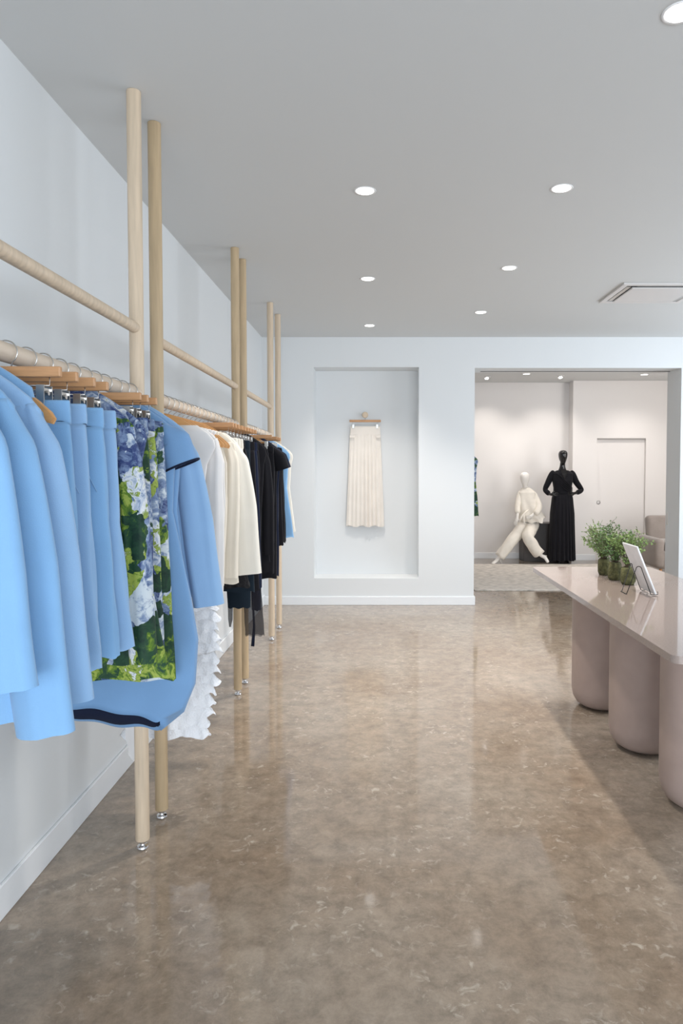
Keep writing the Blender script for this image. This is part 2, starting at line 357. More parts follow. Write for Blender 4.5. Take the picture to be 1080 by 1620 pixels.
def hanger(kind, x, y, rz, label):
    if kind not in PROTO:
        t = hanger_proto(kind, label); PROTO[kind] = t
    else:
        src = PROTO[kind]; t = src.copy(); C.objects.link(t)
        for ch in list(src.children):
            c = ch.copy(); C.objects.link(c); c.parent = t
    t.location = (x, y, RZ); t.rotation_euler = (0, 0, rz); t['label'] = label
    t['group'] = 'wooden clip hangers on the rails' if kind == 'clip' else 'curved wooden hangers on the rails'
    return t

# ------------------------------------------------------------------ garment lofts
def interp(levels, z):
    z = min(z, levels[0][0])
    for a, b in zip(levels, levels[1:]):
        if a[0] >= z >= b[0]:
            t = (a[0]-z)/max(1e-6, a[0]-b[0]); 
            return [a[i]+(b[i]-a[i])*t for i in range(1, len(a))]
    return list(levels[-1][1:])
def loft(levels, seed=0, rows=44, n=72, wave=(23, 51), drift=.6, hem=.004, pleat=0, hemfn=None, top=True, shift=None, jag=0, scale=1., flat=.62):
    """levels: (z, x_left, x_right, half_depth, fold_amplitude), top to bottom; a hanging cloth bag"""
    rnd = random.Random(seed); p1, p2, p3 = [rnd.uniform(0, 6.3) for _ in range(3)]
    bm = bmesh.new(); z0, z1 = levels[0][0], levels[-1][0]; rings = []
    zs = sorted({round(z0+(z1-z0)*i/rows, 5) for i in range(rows+1)} | {l[0] for l in levels}, reverse=True)
    for j, z in enumerate(zs):
        xl, xr, dp, am = interp(levels, z); c, hw = (xl+xr)/2, (xr-xl)/2
        hw *= scale; dp *= scale; f = (z0-z)/(z0-z1) ; ring = []
        for i in range(n):
            a = 2*PI*i/n; ca, sa = math.cos(a), math.sin(a)
            x = hw*ca; y = dp*math.copysign(abs(sa)**flat, sa)
            if pleat: 
                k = 1+am*8*math.sin(pleat*a+p1+math.sin(3*a+p2)); y *= k; x *= 1+am*.35*math.sin(pleat*a+p2)
            else:
                w = math.sin(wave[0]*x+p1+drift*f*2)*.6+math.sin(wave[1]*x+p2-drift*f*3)*.35
                y += am*w; x += am*.35*math.sin(9*f+p3)*(1 if sa > 0 else -1)*abs(ca)
            zz = z
            if j > 0: zz += f**6*hem*math.sin(7*a+p3)
            if hemfn: zz += f**4*hemfn(x, y)
            if jag and j > 0: x += math.copysign(jag, ca)*abs(ca)*(((f*rows/ (rows/11)) % 1.0)-.5)*min(1, f*4)*math.copysign(1, 1) + jag*.35*math.sin(17*a+j*2.1)*f
            if shift: s = shift(f); x += s[0]; y += s[1]
            ring.append(bm.verts.new((c+x, y, zz)))
        rings.append(ring)
    for a, b in zip(rings, rings[1:]):
        for i in range(n): bm.faces.new((a[i], a[(i+1)%n], b[(i+1)%n], b[i]))
    if top: bm.faces.new(rings[0])
    return bm
def sleeve_bm(pts, radii, seed=0, n=28, fold=.004):
    """pts path in xz(y), radii (rx, ry)"""
    rnd = random.Random(seed); p1, p2 = rnd.uniform(0, 6), rnd.uniform(0, 6)
    bm = bmesh.new(); rings = []; N_ = 26
    P = [Vector(p) for p in pts]
    def at(t):
        s = t*(len(P)-1); i = min(int(s), len(P)-2); u = s-i
        return P[i].lerp(P[i+1], u), radii[i][0]+(radii[i+1][0]-radii[i][0])*u, radii[i][1]+(radii[i+1][1]-radii[i][1])*u
    for j in range(N_+1):
        t = j/N_; p, rx, ry = at(t); ring = []
        q0, _, _ = at(max(0, t-.04)); q1, _, _ = at(min(1, t+.04)); d = (q1-q0).normalized(); nx = Vector((-d.z, 0, d.x))
        if nx.x < 0: nx = -nx
        for i in range(n):
            a = 2*PI*i/n
            y = ry*math.sin(a)+fold*math.sin(5*math.cos(a)+p1+4*t)+fold*.5*math.sin(9*math.cos(a)+p2)
            ring.append(bm.verts.new(p+nx*(rx*math.cos(a)+fold*.7*math.sin(8*t+p2))+Vector((0, y, 0))))
        rings.append(ring)
    for a, b in zip(rings, rings[1:]):
        for i in range(n): bm.faces.new((a[i], a[(i+1)%n], b[(i+1)%n], b[i]))
    bm.faces.new(rings[0])
    return bm
def short(l):
    w = l.split()
    if len(w) <= 16: return l
    w = w[:16]
    while w[-1] in ('the', 'a', 'to', 'of', 'in', 'at', 'with', 'by', 'on', 'behind', 'below', 'and', 'just', 'that', 'its'): w.pop()
    return ' '.join(w).rstrip(',')
SEED = [10]
def nseed(): SEED[0] += 1; return SEED[0]
def gz(l): return [(a-RZ,)+tuple(b) for a, *b in l]
def garment(kind, name, y, desc, cat, m, hem=.98, rz=0, hangkind=None, x=RX, wr=0., hemw=None, group=None, sleeve_hem=.985, thick=.028, fold=.007, extra=None, sm=None, hlabel=None, nohanger=False, dz=0.):
    s = nseed(); rnd = random.Random(s)
    hk = hangkind or ('clip' if kind in ('trousers', 'skirt', 'pleats', 'ruffle') else 'curved')
    if not nohanger: hanger(hk, x, y, rz, hlabel or short(('clip hanger of the ' if hk == 'clip' else 'curved hanger of the ')+desc))
    t = thing(name, desc, cat, (x, y, RZ+dz), rz, group)
    if kind == 'trousers':
        hw = hemw or .225
        obj('waistband', loft(gz([(1.663, -.200-wr, .200+wr, .012, .001), (1.659, -.202-wr, .202+wr, .016, .001), (1.618, -.204-wr, .204+wr, .020, .001), (1.610, -.203-wr, .203+wr, .018, .001)]), s, 6, 64), sm or m, t, smooth=True)
        obj('legs', loft(gz([(1.612, -.200-wr, .200+wr, .022, .002), (1.55, -.205-wr, .205+wr, .026, .003), (1.35, -.212, .212, thick, fold*.7), (hem, -hw, hw, thick, fold)]), s, 44, 84, wave=(16, 37), hem=.005), m, t, smooth=True)
        for sg in (-1, 1):       # pocket seam
            bm = bmesh.new(); tube(bm, [(sg*.115, -.0275, 1.607-RZ), (sg*.145, -.0295, 1.54-RZ), (sg*.190, -.020, 1.44-RZ)], .0015, 6); obj('pocket_seam', bm, m, t, smooth=True)
    elif kind == 'skirt':
        hw = hemw or .26
        obj('waistband', loft(gz([(1.663, -.19, .19, .018, .001), (1.652, -.193, .193, .021, .001), (1.622, -.195, .195, .022, .001)]), s, 6, 64), sm or m, t, smooth=True)
        obj('skirt_body', loft(gz([(1.624, -.192, .192, .02, .003), (1.5, -.20, .20, thick*.85, .006), (hem, -hw, hw, thick, fold*1.4)]), s, 44, 96, wave=(30, 71), hem=.006), m, t, smooth=True)
    elif kind == 'ruffle':
        obj('waistband', loft(gz([(1.663, -.19, .19, .018, .001), (1.632, -.195, .195, .022, .001)]), s, 4, 64), m, t, smooth=True)
        nl = 9
        for k in range(nl):
            za = 1.635-(1.635-hem)*k/nl; zb = 1.635-(1.635-hem)*(k+1.25)/nl
            obj('ruffle_tier', loft(gz([(za, -.19, .19, .018, .002), (zb, -.215, .215, .030, .010)]), s+k, 8, 110, wave=(90, 150), hem=.006), m, t, smooth=True)
    else:
        sleeveless = kind in ('dress', 'vest', 'tee')
        sw = .212
        hw = hemw or .235
        e = -.03 if extra == 'tip' else -.045 if extra == 'widetip' else 0
        lv = [(1.738, -.075, .075, .014, .0), (1.714, -.115, .115, .019, .0), (1.682, -.163, .163, .022, .001), (1.652, -.200-e*0, .200+e, .024, .001), (1.625, -.222, .222+e, .024, .002), (1.595, -.228, .228+e, .025, .002), (1.53, -sw, sw+e*.3, thick, .004), (1.35, -.20, .20, thick, fold), (hem, -hw, hw, thick, fold)]
        if kind == 'open' or extra in ('wide', 'widetip'):       # wide neck: the hanger's middle shows
            lv = [(1.686, -.150, .150, .015, 0), (1.680, -.163, .163, .021, .001)]+lv[3:]
        hf = None
        if kind == 'dress' and extra == 'curved': 
            hf = lambda xx, yy: -.03*(xx/.2) + (.05 if yy < 0 else -.03)*(1-min(1, (abs(xx)/.27)**2))
            lv[-1] = (hem, -.225, .15, thick*1.1, fold*.8)
            lv[-1:-1] = [(1.05, -.225, .262, thick, fold), (.90, -.24, .285, thick, fold), (.75, -.242, .275, thick, fold), (.66, -.236, .235, thick, fold)]
        obj('body', loft(gz(lv), s, 50, 84, wave=(15, 39), hemfn=hf), m, t, smooth=True)
        if extra == 'curved':
            obj('lining', loft(gz([(.95, -.24, .24, .022, fold*.6)]+[(.66, -.225, .22, .026, fold*.6), (hem+.0, -.215, .14, .027, fold*.6)]), s, 12, 60, hemfn=lambda xx, yy: hf(xx, yy)*.9+.01, top=False, wave=(15, 39)), M_navy, t, smooth=True)
        if kind in ('jacket', 'blouse', 'open'):
            wd = .078 if name == 'cream_jacket' else .062 if 'jacket' in name else .042
            for sg in (-1, 1):
                obj('sleeve', sleeve_bm([(sg*.186, 0, 1.632-RZ), (sg*.205, -.004, 1.54-RZ), (sg*(.228+wr*.5), -.006, 1.3-RZ), (sg*(.248+wr), -.008, sleeve_hem-RZ)], [(.03, .020), (wd*.9, .029), (wd, .032), (wd*.95, .030)], s+sg), sm or m, t, smooth=True)
        if kind == 'tee' or extra == 'cap':
            for sg in (-1, 1):
                obj('sleeve', sleeve_bm([(sg*.17, 0, 1.65-RZ), (sg*.215, -.002, 1.585-RZ), (sg*.245, -.004, 1.50-RZ)], [(.02, .022), (.050, .032), (.052, .034)], s+sg, fold=.001), m, t, smooth=True)
                if extra == 'cap':
                    pass
        if kind in ('jacket', 'blouse'):
            obj('collar', loft(gz([(1.742, -.05, .05, .018, 0), (1.715, -.085, .085, .026, .001), (1.70, -.10, .10, .024, .001)]), s, 6, 40, top=False), m, t, smooth=True)
    return t

G1 = 'blue and floral clothes on the nearest rack'
G2 = 'white, cream and dark clothes on the middle rack'
G3 = 'clothes on the farthest rack'
# --- rack 1
garment('jacket', 'blue_jacket', 1.235, 'light blue jacket nearest the camera, cut by the left edge', 'jacket', M_blue, 1.085, R(0), wr=.01, sleeve_hem=1.10, group=G1, fold=.008)
garment('jacket', 'blue_jacket', 1.335, 'light blue jacket whose long front sleeve ends lowest, second from the camera', 'jacket', M_blue, 1.0, R(0), wr=.03, sleeve_hem=.98, group=G1, fold=.012)
garment('jacket', 'blue_jacket', 1.43, 'light blue jacket third from the camera, between two other blue tops', 'jacket', M_blue3, 1.02, R(3), wr=.02, sleeve_hem=1.005, group=G1)
garment('vest', 'blue_sleeveless_top', 1.525, 'sleeveless light blue top with a wooden hanger tip poking out of the shoulder', 'top', M_blue, 1.05, R(-1), group=G1, hemw=.21, extra='tip')
for k, (y, d) in enumerate(((1.62, 'nearest of the four pairs of light blue trousers'), (1.716, 'second nearest of the four pairs of light blue trousers'), (1.812, 'third of the four pairs of light blue trousers'), (1.905, 'farthest pair of light blue trousers, next to the floral clothes'))):
    garment('trousers', 'blue_trousers', y, d, 'trousers', M_blue if k % 2 == 0 else M_blue3, .99+.003*k, R([1, -1, 2, 0][k]), group=G1, hemw=[.222, .228, .232, .245][k], thick=.032, fold=.013)
garment('blouse', 'floral_blouse', 2.0, 'green and blue floral blouse nearest the blue trousers', 'blouse', FLOR[0], .93, R(-3), group=G1, sleeve_hem=.935, fold=.01, sm=FLOR[1])
garment('dress', 'floral_dress', 2.08, 'long floral dress whose wide hem shows below the blue trousers', 'dress', FLOR[1], .86, R(1), group=G1, hemw=.29, fold=.006)
garment('trousers', 'floral_trousers', 2.165, 'nearest floral trousers on a clip hanger, green at the waist', 'trousers', FLOR[2], .90, R(2), group=G1, hemw=.215)
garment('trousers', 'floral_trousers', 2.245, 'middle floral trousers on a clip hanger, dark blue at the waist', 'trousers', FLOR[3], .86, R(-2), group=G1, hemw=.225)
garment('trousers', 'floral_trousers', 2.325, 'farthest floral trousers with a dark green waistband, beside the blue dress', 'trousers', FLOR[0], .78, R(0), group=G1, hemw=.235)
g = garment('dress', 'blue_dress', 2.415, 'long blue dress with navy edged cap sleeve and curling hem', 'dress', M_blue2, .60, R(2), group=G1, extra='curved', thick=.034)
for sg in (-1, 1):
    bm = sleeve_bm([(sg*.165, 0, 1.652-RZ), (sg*.212, -.002, 1.595-RZ), (sg*.24, -.004, 1.515-RZ)], [(.02, .024), (.058, .036), (.060, .042)], 5, fold=.001)
    so = obj('cap_sleeve', bm, M_blue2, g, smooth=True)
    bm = bmesh.new(); tube(bm, [(sg*.24+.061*math.cos(a)*.93, -.004+.043*math.sin(a), 1.515-RZ+.061*math.cos(a)*.37*sg) for a in [2*PI*i/24 for i in range(24)]], .004, 8, closed=True)
    obj('navy_edging', bm, M_navy, so, smooth=True)
garment('vest', 'blue_sleeveless_top', 2.49, 'dusty blue sleeveless top just behind the long blue dress', 'top', M_blue2, .98, R(-2), group=G1)
garment('jacket', 'blue_jacket', 2.57, 'pale blue long sleeved jacket at the far end of the nearest rack', 'jacket', M_blue3, 1.02, R(1), wr=.045, sleeve_hem=.985, group=G1)
# --- rack 2
def tulle_dress():
    y = 2.965; hanger('curved', RX, y, R(1), 'curved wooden hanger at the near end of the middle rack')
    t = thing('tulle_dress', 'long white tiered tulle dress with a jagged ruffled edge', 'dress', (RX, y, RZ), R(1), G2)
    obj('bodice', loft(gz([(1.690, -.150, .150, .014, 0), (1.655, -.198, .198, .022, .001), (1.625, -.222, .222, .024, .001), (1.595, -.226, .226, .024, .002), (1.52, -.19, .19, .024, .002), (1.35, -.17, .17, .024, .004), (1.1, -.18, .18, .026, .004)]), 3, 20, 60), M_white, t, smooth=True)
    nt_ = 17; z0, z1 = 1.13, .335
    for k in range(nt_):
        za = z0+(z1-z0)*k/nt_; zb = z0+(z1-z0)*(k+1.18)/nt_; w = .175+.05*math.sin(PI*min(1, k/nt_*1.1))
        obj('tulle_tier', loft(gz([(za, -w*.95, w*.95, .020, .002), (max(zb, .325), -w-.030, w+.014+.014*((k*7) % 3)/2, .032, .008)]), 40+k, 8, 120, wave=(95, 160), hem=.008), M_tulle, t, smooth=True)
    bm = bmesh.new(); 
    for k, (xx, w, zb) in enumerate(((-.13, .022, .235), (-.15, .012, .30))):
        ring = [bm.verts.new((xx-w, -.040-.003*k, 1.0-RZ)), bm.verts.new((xx+w, -.040-.003*k, 1.0-RZ)), bm.verts.new((xx+w, -.044, zb+.07-RZ)), bm.verts.new((xx, -.046, zb-RZ)), bm.verts.new((xx-w, -.044, zb+.03-RZ))]
        f = bm.faces.new(ring); r_ = bmesh.ops.extrude_face_region(bm, geom=[f]); bmesh.ops.translate(bm, vec=(0, .002, 0), verts=[v for v in r_['geom'] if isinstance(v, bmesh.types.BMVert)])
    obj('ribbon', bm, M_white, t)
tulle_dress()
garment('open', 'white_blouse', 3.04, 'white long sleeved blouse right behind the tulle dress', 'blouse', M_white, .96, R(2), group=G2, sleeve_hem=.945, wr=-.05, fold=.004, thick=.022, hemw=.20)
for k, y in enumerate((3.115, 3.185, 3.255)):
    garment('vest', 'white_shirt', y, ['white top with narrow shoulders behind the first white blouse', 'white wide necked top in the middle of the white tops', 'white top nearest the cream jackets'][k], 'top', M_white, .96, R([-2, 1, 3][k]), group=G2, thick=.022, hemw=.18, extra='widetip')
garment('vest', 'cream_shirt', 3.325, 'cream sleeveless top with bare hanger ends', 'top', M_cream2, .93, R(-3), group=G2, thick=.022, hemw=.18, extra='widetip')
garment('open', 'cream_shirt', 3.395, 'cream top hanging just before the cream jacket', 'top', M_cream2, .93, R(0), group=G2, thick=.022, sleeve_hem=.96, wr=-.05)
garment('open', 'cream_jacket', 3.475, 'cream jacket with a wide sleeve and slanting hem, in front of the black clothes', 'jacket', M_cream, .97, R(0), group=G2, sleeve_hem=.965, wr=.02, thick=.024)
for k, y in enumerate((3.555, 3.63, 3.705)):
    garment('trousers', 'cream_trousers', y, ['nearest cream trousers on a clip hanger', 'middle cream trousers on a clip hanger', 'farthest cream trousers, touching the black clothes'][k], 'trousers', M_cream, .95+.01*k, R([1, -1, 1][k]), group=G2, thick=.022, fold=.004, hemw=.19)
# dark clothes
garment('ruffle', 'black_ruffled_skirt', 3.80, 'black ruffled skirt next to the cream trousers', 'skirt', M_lace, .86, R(2), group=G2)
garment('trousers', 'navy_trousers', 3.89, 'dark teal trousers just behind the black ruffled skirt', 'trousers', M_navyb, .80, R(-1), group=G2, thick=.024)
hanger('clip', RX, 3.975, 0, 'clip hanger of the navy trousers folded lengthwise')
t = thing('navy_trousers', 'navy trousers folded lengthwise, hanging lowest below the cream jacket', 'trousers', (RX, 3.975, RZ), 0, G2)
obj('waistband', loft(gz([(1.663, .02, .19, .014, .001), (1.612, .02, .19, .018, .001)]), 5, 4, 48), M_navyb, t, smooth=True)
obj('legs', loft(gz([(1.613, .02, .19, .016, .001), (1.2, .03, .19, .022, .004), (.69, .055, .185, .022, .006)]), 6, 30, 60), M_navyb, t, smooth=True)
obj('loose_hem', loft(gz([(.80, .050, .085, .008, .001), (.62, .055, .080, .006, .002), (.575, .060, .070, .004, .0)]), 7, 12, 24, hem=.0), M_sheer, t, smooth=True)
garment('trousers', 'black_trousers', 4.05, 'black trousers in the middle of the dark clothes', 'trousers', M_black, .78, R(0), group=G2, thick=.024)
garment('trousers', 'navy_trousers', 4.13, 'navy trousers with a deep smooth leg beside the ruffled skirt', 'trousers', M_navy, .78, R(2), group=G2, thick=.024)
t = garment('skirt', 'sheer_black_skirt', 4.235, 'black skirt with a see-through mesh layer below its hem', 'skirt', M_black, .76, R(0), group=G2, hemw=.19, thick=.022)
obj('mesh_underlayer', loft(gz([(.80, .09, .200, .016, .003), (.46, .105, .222, .020, .007)]), 91, 16, 60, top=False, wave=(20, 44)), M_sheer, t, smooth=True)
t = garment('dress', 'black_dress', 4.32, 'black sleeveless dress with a narrow ribbon hanging to near the floor', 'dress', M_black, .75, R(0), group=G2, hemw=.175, thick=.022, hangkind='curved')
bm = bmesh.new(); tube(bm, [(.135, -.035, .95-RZ), (.142, -.036, .7-RZ), (.150, -.036, .5-RZ), (.140, -.036, .38-RZ)], [.004, .005, .008, .011], 8); bmesh.ops.scale(bm, vec=(1, .3, 1), space=Matrix.Translation((0, .036, 0)), verts=bm.verts); obj('ribbon', bm, M_navy, t, smooth=True)
obj('sash', loft(gz([(1.1, .125, .185, .034, .001), (.605, .130, .188, .030, .003)]), 8, 14, 36), M_navy, t, smooth=True)
garment('blouse', 'black_blouse', 4.41, 'black blouse last on the middle rack', 'blouse', M_black, .90, R(-2), group=G2, sleeve_hem=.95, wr=-.02)
# --- rack 3
garment('skirt', 'black_skirt', 4.84, 'black skirt nearest on the farthest rack', 'skirt', M_black, .76, R(2), group=G3, hemw=.19)
garment('tee', 'black_shirt', 4.93, 'black short sleeved top with a wooden hanger showing at the neck', 'top', M_black, .71, R(0), group=G3, hemw=.20, extra='wide')
garment('tee', 'navy_shirt', 5.02, 'dark navy short sleeved top with a ruffled shoulder', 'top', M_navy, .71, R(3), group=G3, extra=None, hemw=.20)
garment('trousers', 'black_trousers', 5.10, 'black trousers behind the dark short sleeved tops', 'trousers', M_black, .93, R(-1), group=G3)
garment('trousers', 'black_trousers', 5.19, 'black trousers on the clip hanger that sticks out beyond the tops', 'trousers', M_black, .94, R(1), group=G3)
garment('skirt', 'black_pleated_skirt', 5.28, 'black pleated skirt just before the blue top', 'skirt', M_black, .94, R(0), group=G3, hemw=.22)
garment('vest', 'blue_sleeveless_top', 5.50, 'light blue sleeveless top at the far end of the farthest rack', 'top', M_blue, .95, R(-2), group=G3, hemw=.255)
garment('vest', 'cream_shirt', 5.68, 'cream top last on the farthest rack, behind the blue one', 'top', M_cream, .98, R(2), group=G3, hemw=.245)
# back room floral garment
garment('dress', 'floral_dress', 9.03, 'floral garment just visible at the left edge of the back room opening', 'dress', FLOR[0], .88, 0, x=1.10, hemw=.24, dz=-.0)

# ------------------------------------------------------------------ niche skirt
NY = YB+.31
t = thing('wooden_peg', 'round pale wood wall peg in the niche', 'peg', (-.14, NY, 2.115))
bm = bmesh.new(); lathe(bm, [(.012, 0), (.012, .04), (.030, .042), (.035, .050), (.032, .060), (.015, .064), (.001, .065)], n=28)
bmesh.ops.rotate(bm, cent=(0,0,0), matrix=Matrix.Rotation(R(90), 3, 'X'), verts=bm.verts); obj('knob', bm, M_wood, t, smooth=True, auto=50)
t = thing('clip_hanger', 'wooden clip hanger on the niche peg holding the pleated skirt', 'hanger', (-.14, NY-.035, 2.115))
bm = bmesh.new(); tube(bm, [(-.014, 0, .006), (-.008, 0, .016), (.002, 0, .0185), (.012, 0, .014), (.017, 0, .004), (.014, 0, -.01), (.004, 0, -.022), (0, 0, -.06)], .0018, 8); obj('hook', bm, M_steel, t, smooth=True)
obj('wooden_bar', B((0, 0, -.068), (.355, .014, .026), .003), M_hang, t)
bm = bmesh.new(); tube(bm, [(-.145, 0, -.078), (-.145, 0, -.110), (.145, 0, -.110), (.145, 0, -.078)], .002, 6); obj('clip_rod', bm, M_steel, t, smooth=True)
for s in (-1, 1):
    bm = bmesh.new(); add_box(bm, (s*.135, -.020, -.130), (.024, .003, .045), .001, 1); add_box(bm, (s*.135, 0, -.112), (.012, .04, .005)); obj('clip', bm, M_steel, t)
t = thing('pleated_skirt', 'long ecru pleated skirt hanging in the wall niche', 'skirt', (-.14, NY-.035, 1.975))
obj('waistband', loft([(0.012, -.165, .165, .014, 0), (0, -.168, .168, .017, 0), (-.085, -.175, .175, .019, 0)], 1, 6, 64), M_skirt, t, smooth=True)
def pleated(z0, z1, w0, w1, npl, d0, d1, seed):
    rnd = random.Random(seed); bm = bmesh.new(); n = npl*8; rows = 34; fr = []
    ph = [rnd.uniform(-.35, .35) for _ in range(npl+2)]; dp = [rnd.uniform(.45, 1.25) for _ in range(npl+2)]
    for j in range(rows+1):
        f = j/rows; row = []
        for i in range(n+1):
            u = i/n*npl; k = int(u); v = u-k; uu = v+ph[k]*f*.4
            tri = abs(((uu*1.0) % 1)-.5)*2; tri = tri**.6
            x = -w0-(w1-w0)*f+2*(w0+(w1-w0)*f)*i/n
            y = -d0-(.010+.016*f)*dp[k]*(1-tri)*(.25+.75*min(1, f*3))-.01*math.sin(PI*i/n)
            row.append(bm.verts.new((x, y, z0+(z1-z0)*f+(.010*math.sin(u*2.1) if j == rows else 0))))
        fr.append(row)
    for a, b in zip(fr, fr[1:]):
        for i in range(n): bm.faces.new((a[i], a[i+1], b[i+1], b[i]))
    bk = [[bm.verts.new((v.co.x, d1, v.co.z)) for v in (r[0], r[n//2], r[n])] for r in fr]
    for a, b in zip(bk, bk[1:]):
        for i in range(2): bm.faces.new((a[i+1], a[i], b[i], b[i+1]))
    for j in range(rows):
        bm.faces.new((fr[j][0], fr[j+1][0], bk[j+1][0], bk[j][0])); bm.faces.new((fr[j+1][n], fr[j][n], bk[j][2], bk[j+1][2]))
    return bm
obj('pleats', pleated(-.083, -1.125, .175, .218, 9, .008, .016, 4), M_skirt, t, smooth=True)
for s in (-1, 1):
    obj('pocket_tab', B((s*.148, -.032, -.105), (.055, .014, .030), .004), M_skirt, t)

# ------------------------------------------------------------------ stone table
t = thing('stone_table', 'taupe polished stone table on thick rounded column legs', 'table', (1.42, 3.44, 0))
def rounded_slab(x0, x1, y0, y1, z0, z1, r, n=10):
    bm = bmesh.new(); pts = []
    for cx, cy, a0 in ((x1-r, y1-r, 0), (x0+r, y1-r, 90), (x0+r, y0+r, 180), (x1-r, y0+r, 270)):
        for k in range(n+1): a = R(a0+90*k/n); pts.append((cx+r*math.cos(a), cy+r*math.sin(a)))
    a = [bm.verts.new((x, y, z0)) for x, y in pts]; b = [bm.verts.new((x, y, z1)) for x, y in pts]
    bm.faces.new(a[::-1]); top = bm.faces.new(b); m = len(pts)
    for i in range(m): bm.faces.new((a[i], a[(i+1)%m], b[(i+1)%m], b[i]))
    bmesh.ops.bevel(bm, geom=list(top.edges), offset=.003, segments=2, affect='EDGES')
    return bm
obj('tabletop', rounded_slab(-.392, .392, -1.09, 1.085, .822, .85, .035), M_stonetop, t, smooth=True, auto=30)
r = .182
prof = [(.001, 0), (.085, .001), (.125, .010), (.154, .030), (.174, .065), (.182, .115), (.182, .822)]
for y, dx in ((4.29, 0), (3.64, .018), (3.01, .034)):
    bm = bmesh.new(); lathe(bm, prof, (dx, y-3.44, 0), 64, cap=False); obj('leg', bm, M_leg, t, smooth=True)

# ------------------------------------------------------------------ plants
def plant(x, y, seed, label, pot_h, pot_r, reach, lean, M):
    rnd = random.Random(seed); t = thing('potted_shrub', label, 'plant', (x, y, .85), 0, 'leafy moss ball plants on the table')
    bm = bmesh.new(); lathe(bm, [(.001, 0), (pot_r*.8, .001), (pot_r*.98, .02), (pot_r*1.04, pot_h*.5), (pot_r*.95, pot_h*.9), (pot_r*.8, pot_h), (.001, pot_h*.98)], n=40, cap=False)
    bmesh.ops.subdivide_edges(bm, edges=bm.edges[:], cuts=1, use_grid_fill=True)
    for v in bm.verts:
        if v.co.z > .004: v.co += v.co.normalized()*noise.noise(v.co*60+Vector((seed, 0, 0)))*.006
    obj('moss_pot', bm, M_moss, t, smooth=True)
    st = bmesh.new(); lf = bmesh.new()
    def leaf(p, d, s):
        d = d.normalized(); side = d.cross(Vector((rnd.uniform(-1, 1), rnd.uniform(-1, 1), rnd.uniform(.2, 1)))).normalized(); up = d.cross(side)
        q = [p, p+d*s*.45+side*s*.32+up*s*.05, p+d*s, p+d*s*.45-side*s*.32+up*s*.05]
        lf.faces.new([lf.verts.new(a) for a in q])
    for k in range(34):
        az = rnd.uniform(0, 2*PI); out = rnd.uniform(.15, 1)**.8*reach; hh = rnd.uniform(.10, .235)*(1.08-.45*out/reach)
        end = Vector((out*math.cos(az)+lean[0], out*math.sin(az)+lean[1], pot_h+hh)); base = Vector((rnd.uniform(-.015, .015), rnd.uniform(-.015, .015), pot_h*.95))
        mid = base.lerp(end, .5)+Vector((0, 0, .035)); pts = []
        for i in range(9):
            u = i/8; pts.append(base*(1-u)**2+mid*2*u*(1-u)+end*u*u)
        tube(st, pts, [.0016*(1-.6*i/8) for i in range(9)], 4)
        for i in range(1, 9):
            p = pts[i]; d = (pts[i]-pts[i-1])
            for q in range(3):
                leaf(p+Vector([rnd.uniform(-.006, .006) for _ in range(3)]), d.normalized()*.5+Vector([rnd.uniform(-1, 1) for _ in range(3)]), rnd.uniform(.010, .019))
            if i > 3 and rnd.random() < .75:      # side twig
                e2 = p+Vector([rnd.uniform(-.05, .05), rnd.uniform(-.05, .05), rnd.uniform(-.005, .05)])
                tube(st, [p, (p+e2)/2+Vector((0, 0, .004)), e2], .0008, 4)
                for w in range(5):
                    leaf(p.lerp(e2, (w+1)/5), (e2-p)+Vector([rnd.uniform(-.05, .05) for _ in range(3)]), rnd.uniform(.009, .016))
    obj('stems', st, M_stem, t, smooth=True); obj('leaves', lf, M, t)
plant(1.392, 4.18, 5, 'farthest of the three moss potted shrubs, its branches reaching left', .100, .036, .150, (-.025, .01), M_leaf)
plant(1.392, 3.99, 8, 'middle of the three moss potted shrubs on the stone table', .105, .039, .135, (.0, .0), M_leafd)
plant(1.412, 3.83, 11, 'nearest of the three moss potted shrubs, partly behind the white board', .098, .041, .105, (.012, .03), M_leaf)

# ------------------------------------------------------------------ board on wire easel
t = thing('sign_board', 'white rectangular board leaning on a black wire easel, seen from behind', 'sign', (1.418, 3.56, .862), 0)
lean = -R(22)
bm = B((0, 0, .132), (.009, .205, .264), .002, 1, None); bmesh.ops.rotate(bm, cent=(0, 0, 0), matrix=Matrix.Rotation(lean, 3, 'Y'), verts=bm.verts); obj('board', bm, M_board, t)
t = thing('wire_easel', 'black wire tabletop easel holding the white board', 'easel', (1.418, 3.56, .85), 0)
def lz(z, off=-.010): return (math.sin(lean)*z+off, z)
bm = bmesh.new()
for s in (-1, 1):
    yy = s*.055; x1, z1 = lz(.135, -.012)
    pts = [(.022, yy+s*.012, .022), (.024, yy+s*.012, .006), (.0, yy+s*.012, .004), (-.012, yy+s*.012, .006)]
    arc = [(x1+.010*math.cos(a)-.008, yy+.012*math.cos(a)*s, z1+.014*math.sin(a)) for a in [PI*k/8 for k in range(9)]]
    pts += arc
    pts += [(-.125, yy-s*.02, .004), (-.128, yy-s*.034, .003)]
    b2 = bmesh.new(); tube(b2, pts, .0021, 8); obj('wire_loop', b2, M_bwire, t, smooth=True)
tube(bm, [(-.128, -.040, .003), (-.128, .040, .003)], .0021, 8); obj('cross_wire', bm, M_bwire, t, smooth=True)

# ------------------------------------------------------------------ rug, plinth
bm = B((2.35, 9.53, .006), (2.3, 2.32, .012), .004, 1); tag(obj('area_rug', bm, M_rug), 'oatmeal woven rug on the back room floor', 'rug')
tag(obj('display_plinth', B((2.76, 11.225, .31), (.78, .35, .62), .004, 1), M_plinth), 'charcoal display plinth behind the two mannequins', 'plinth')

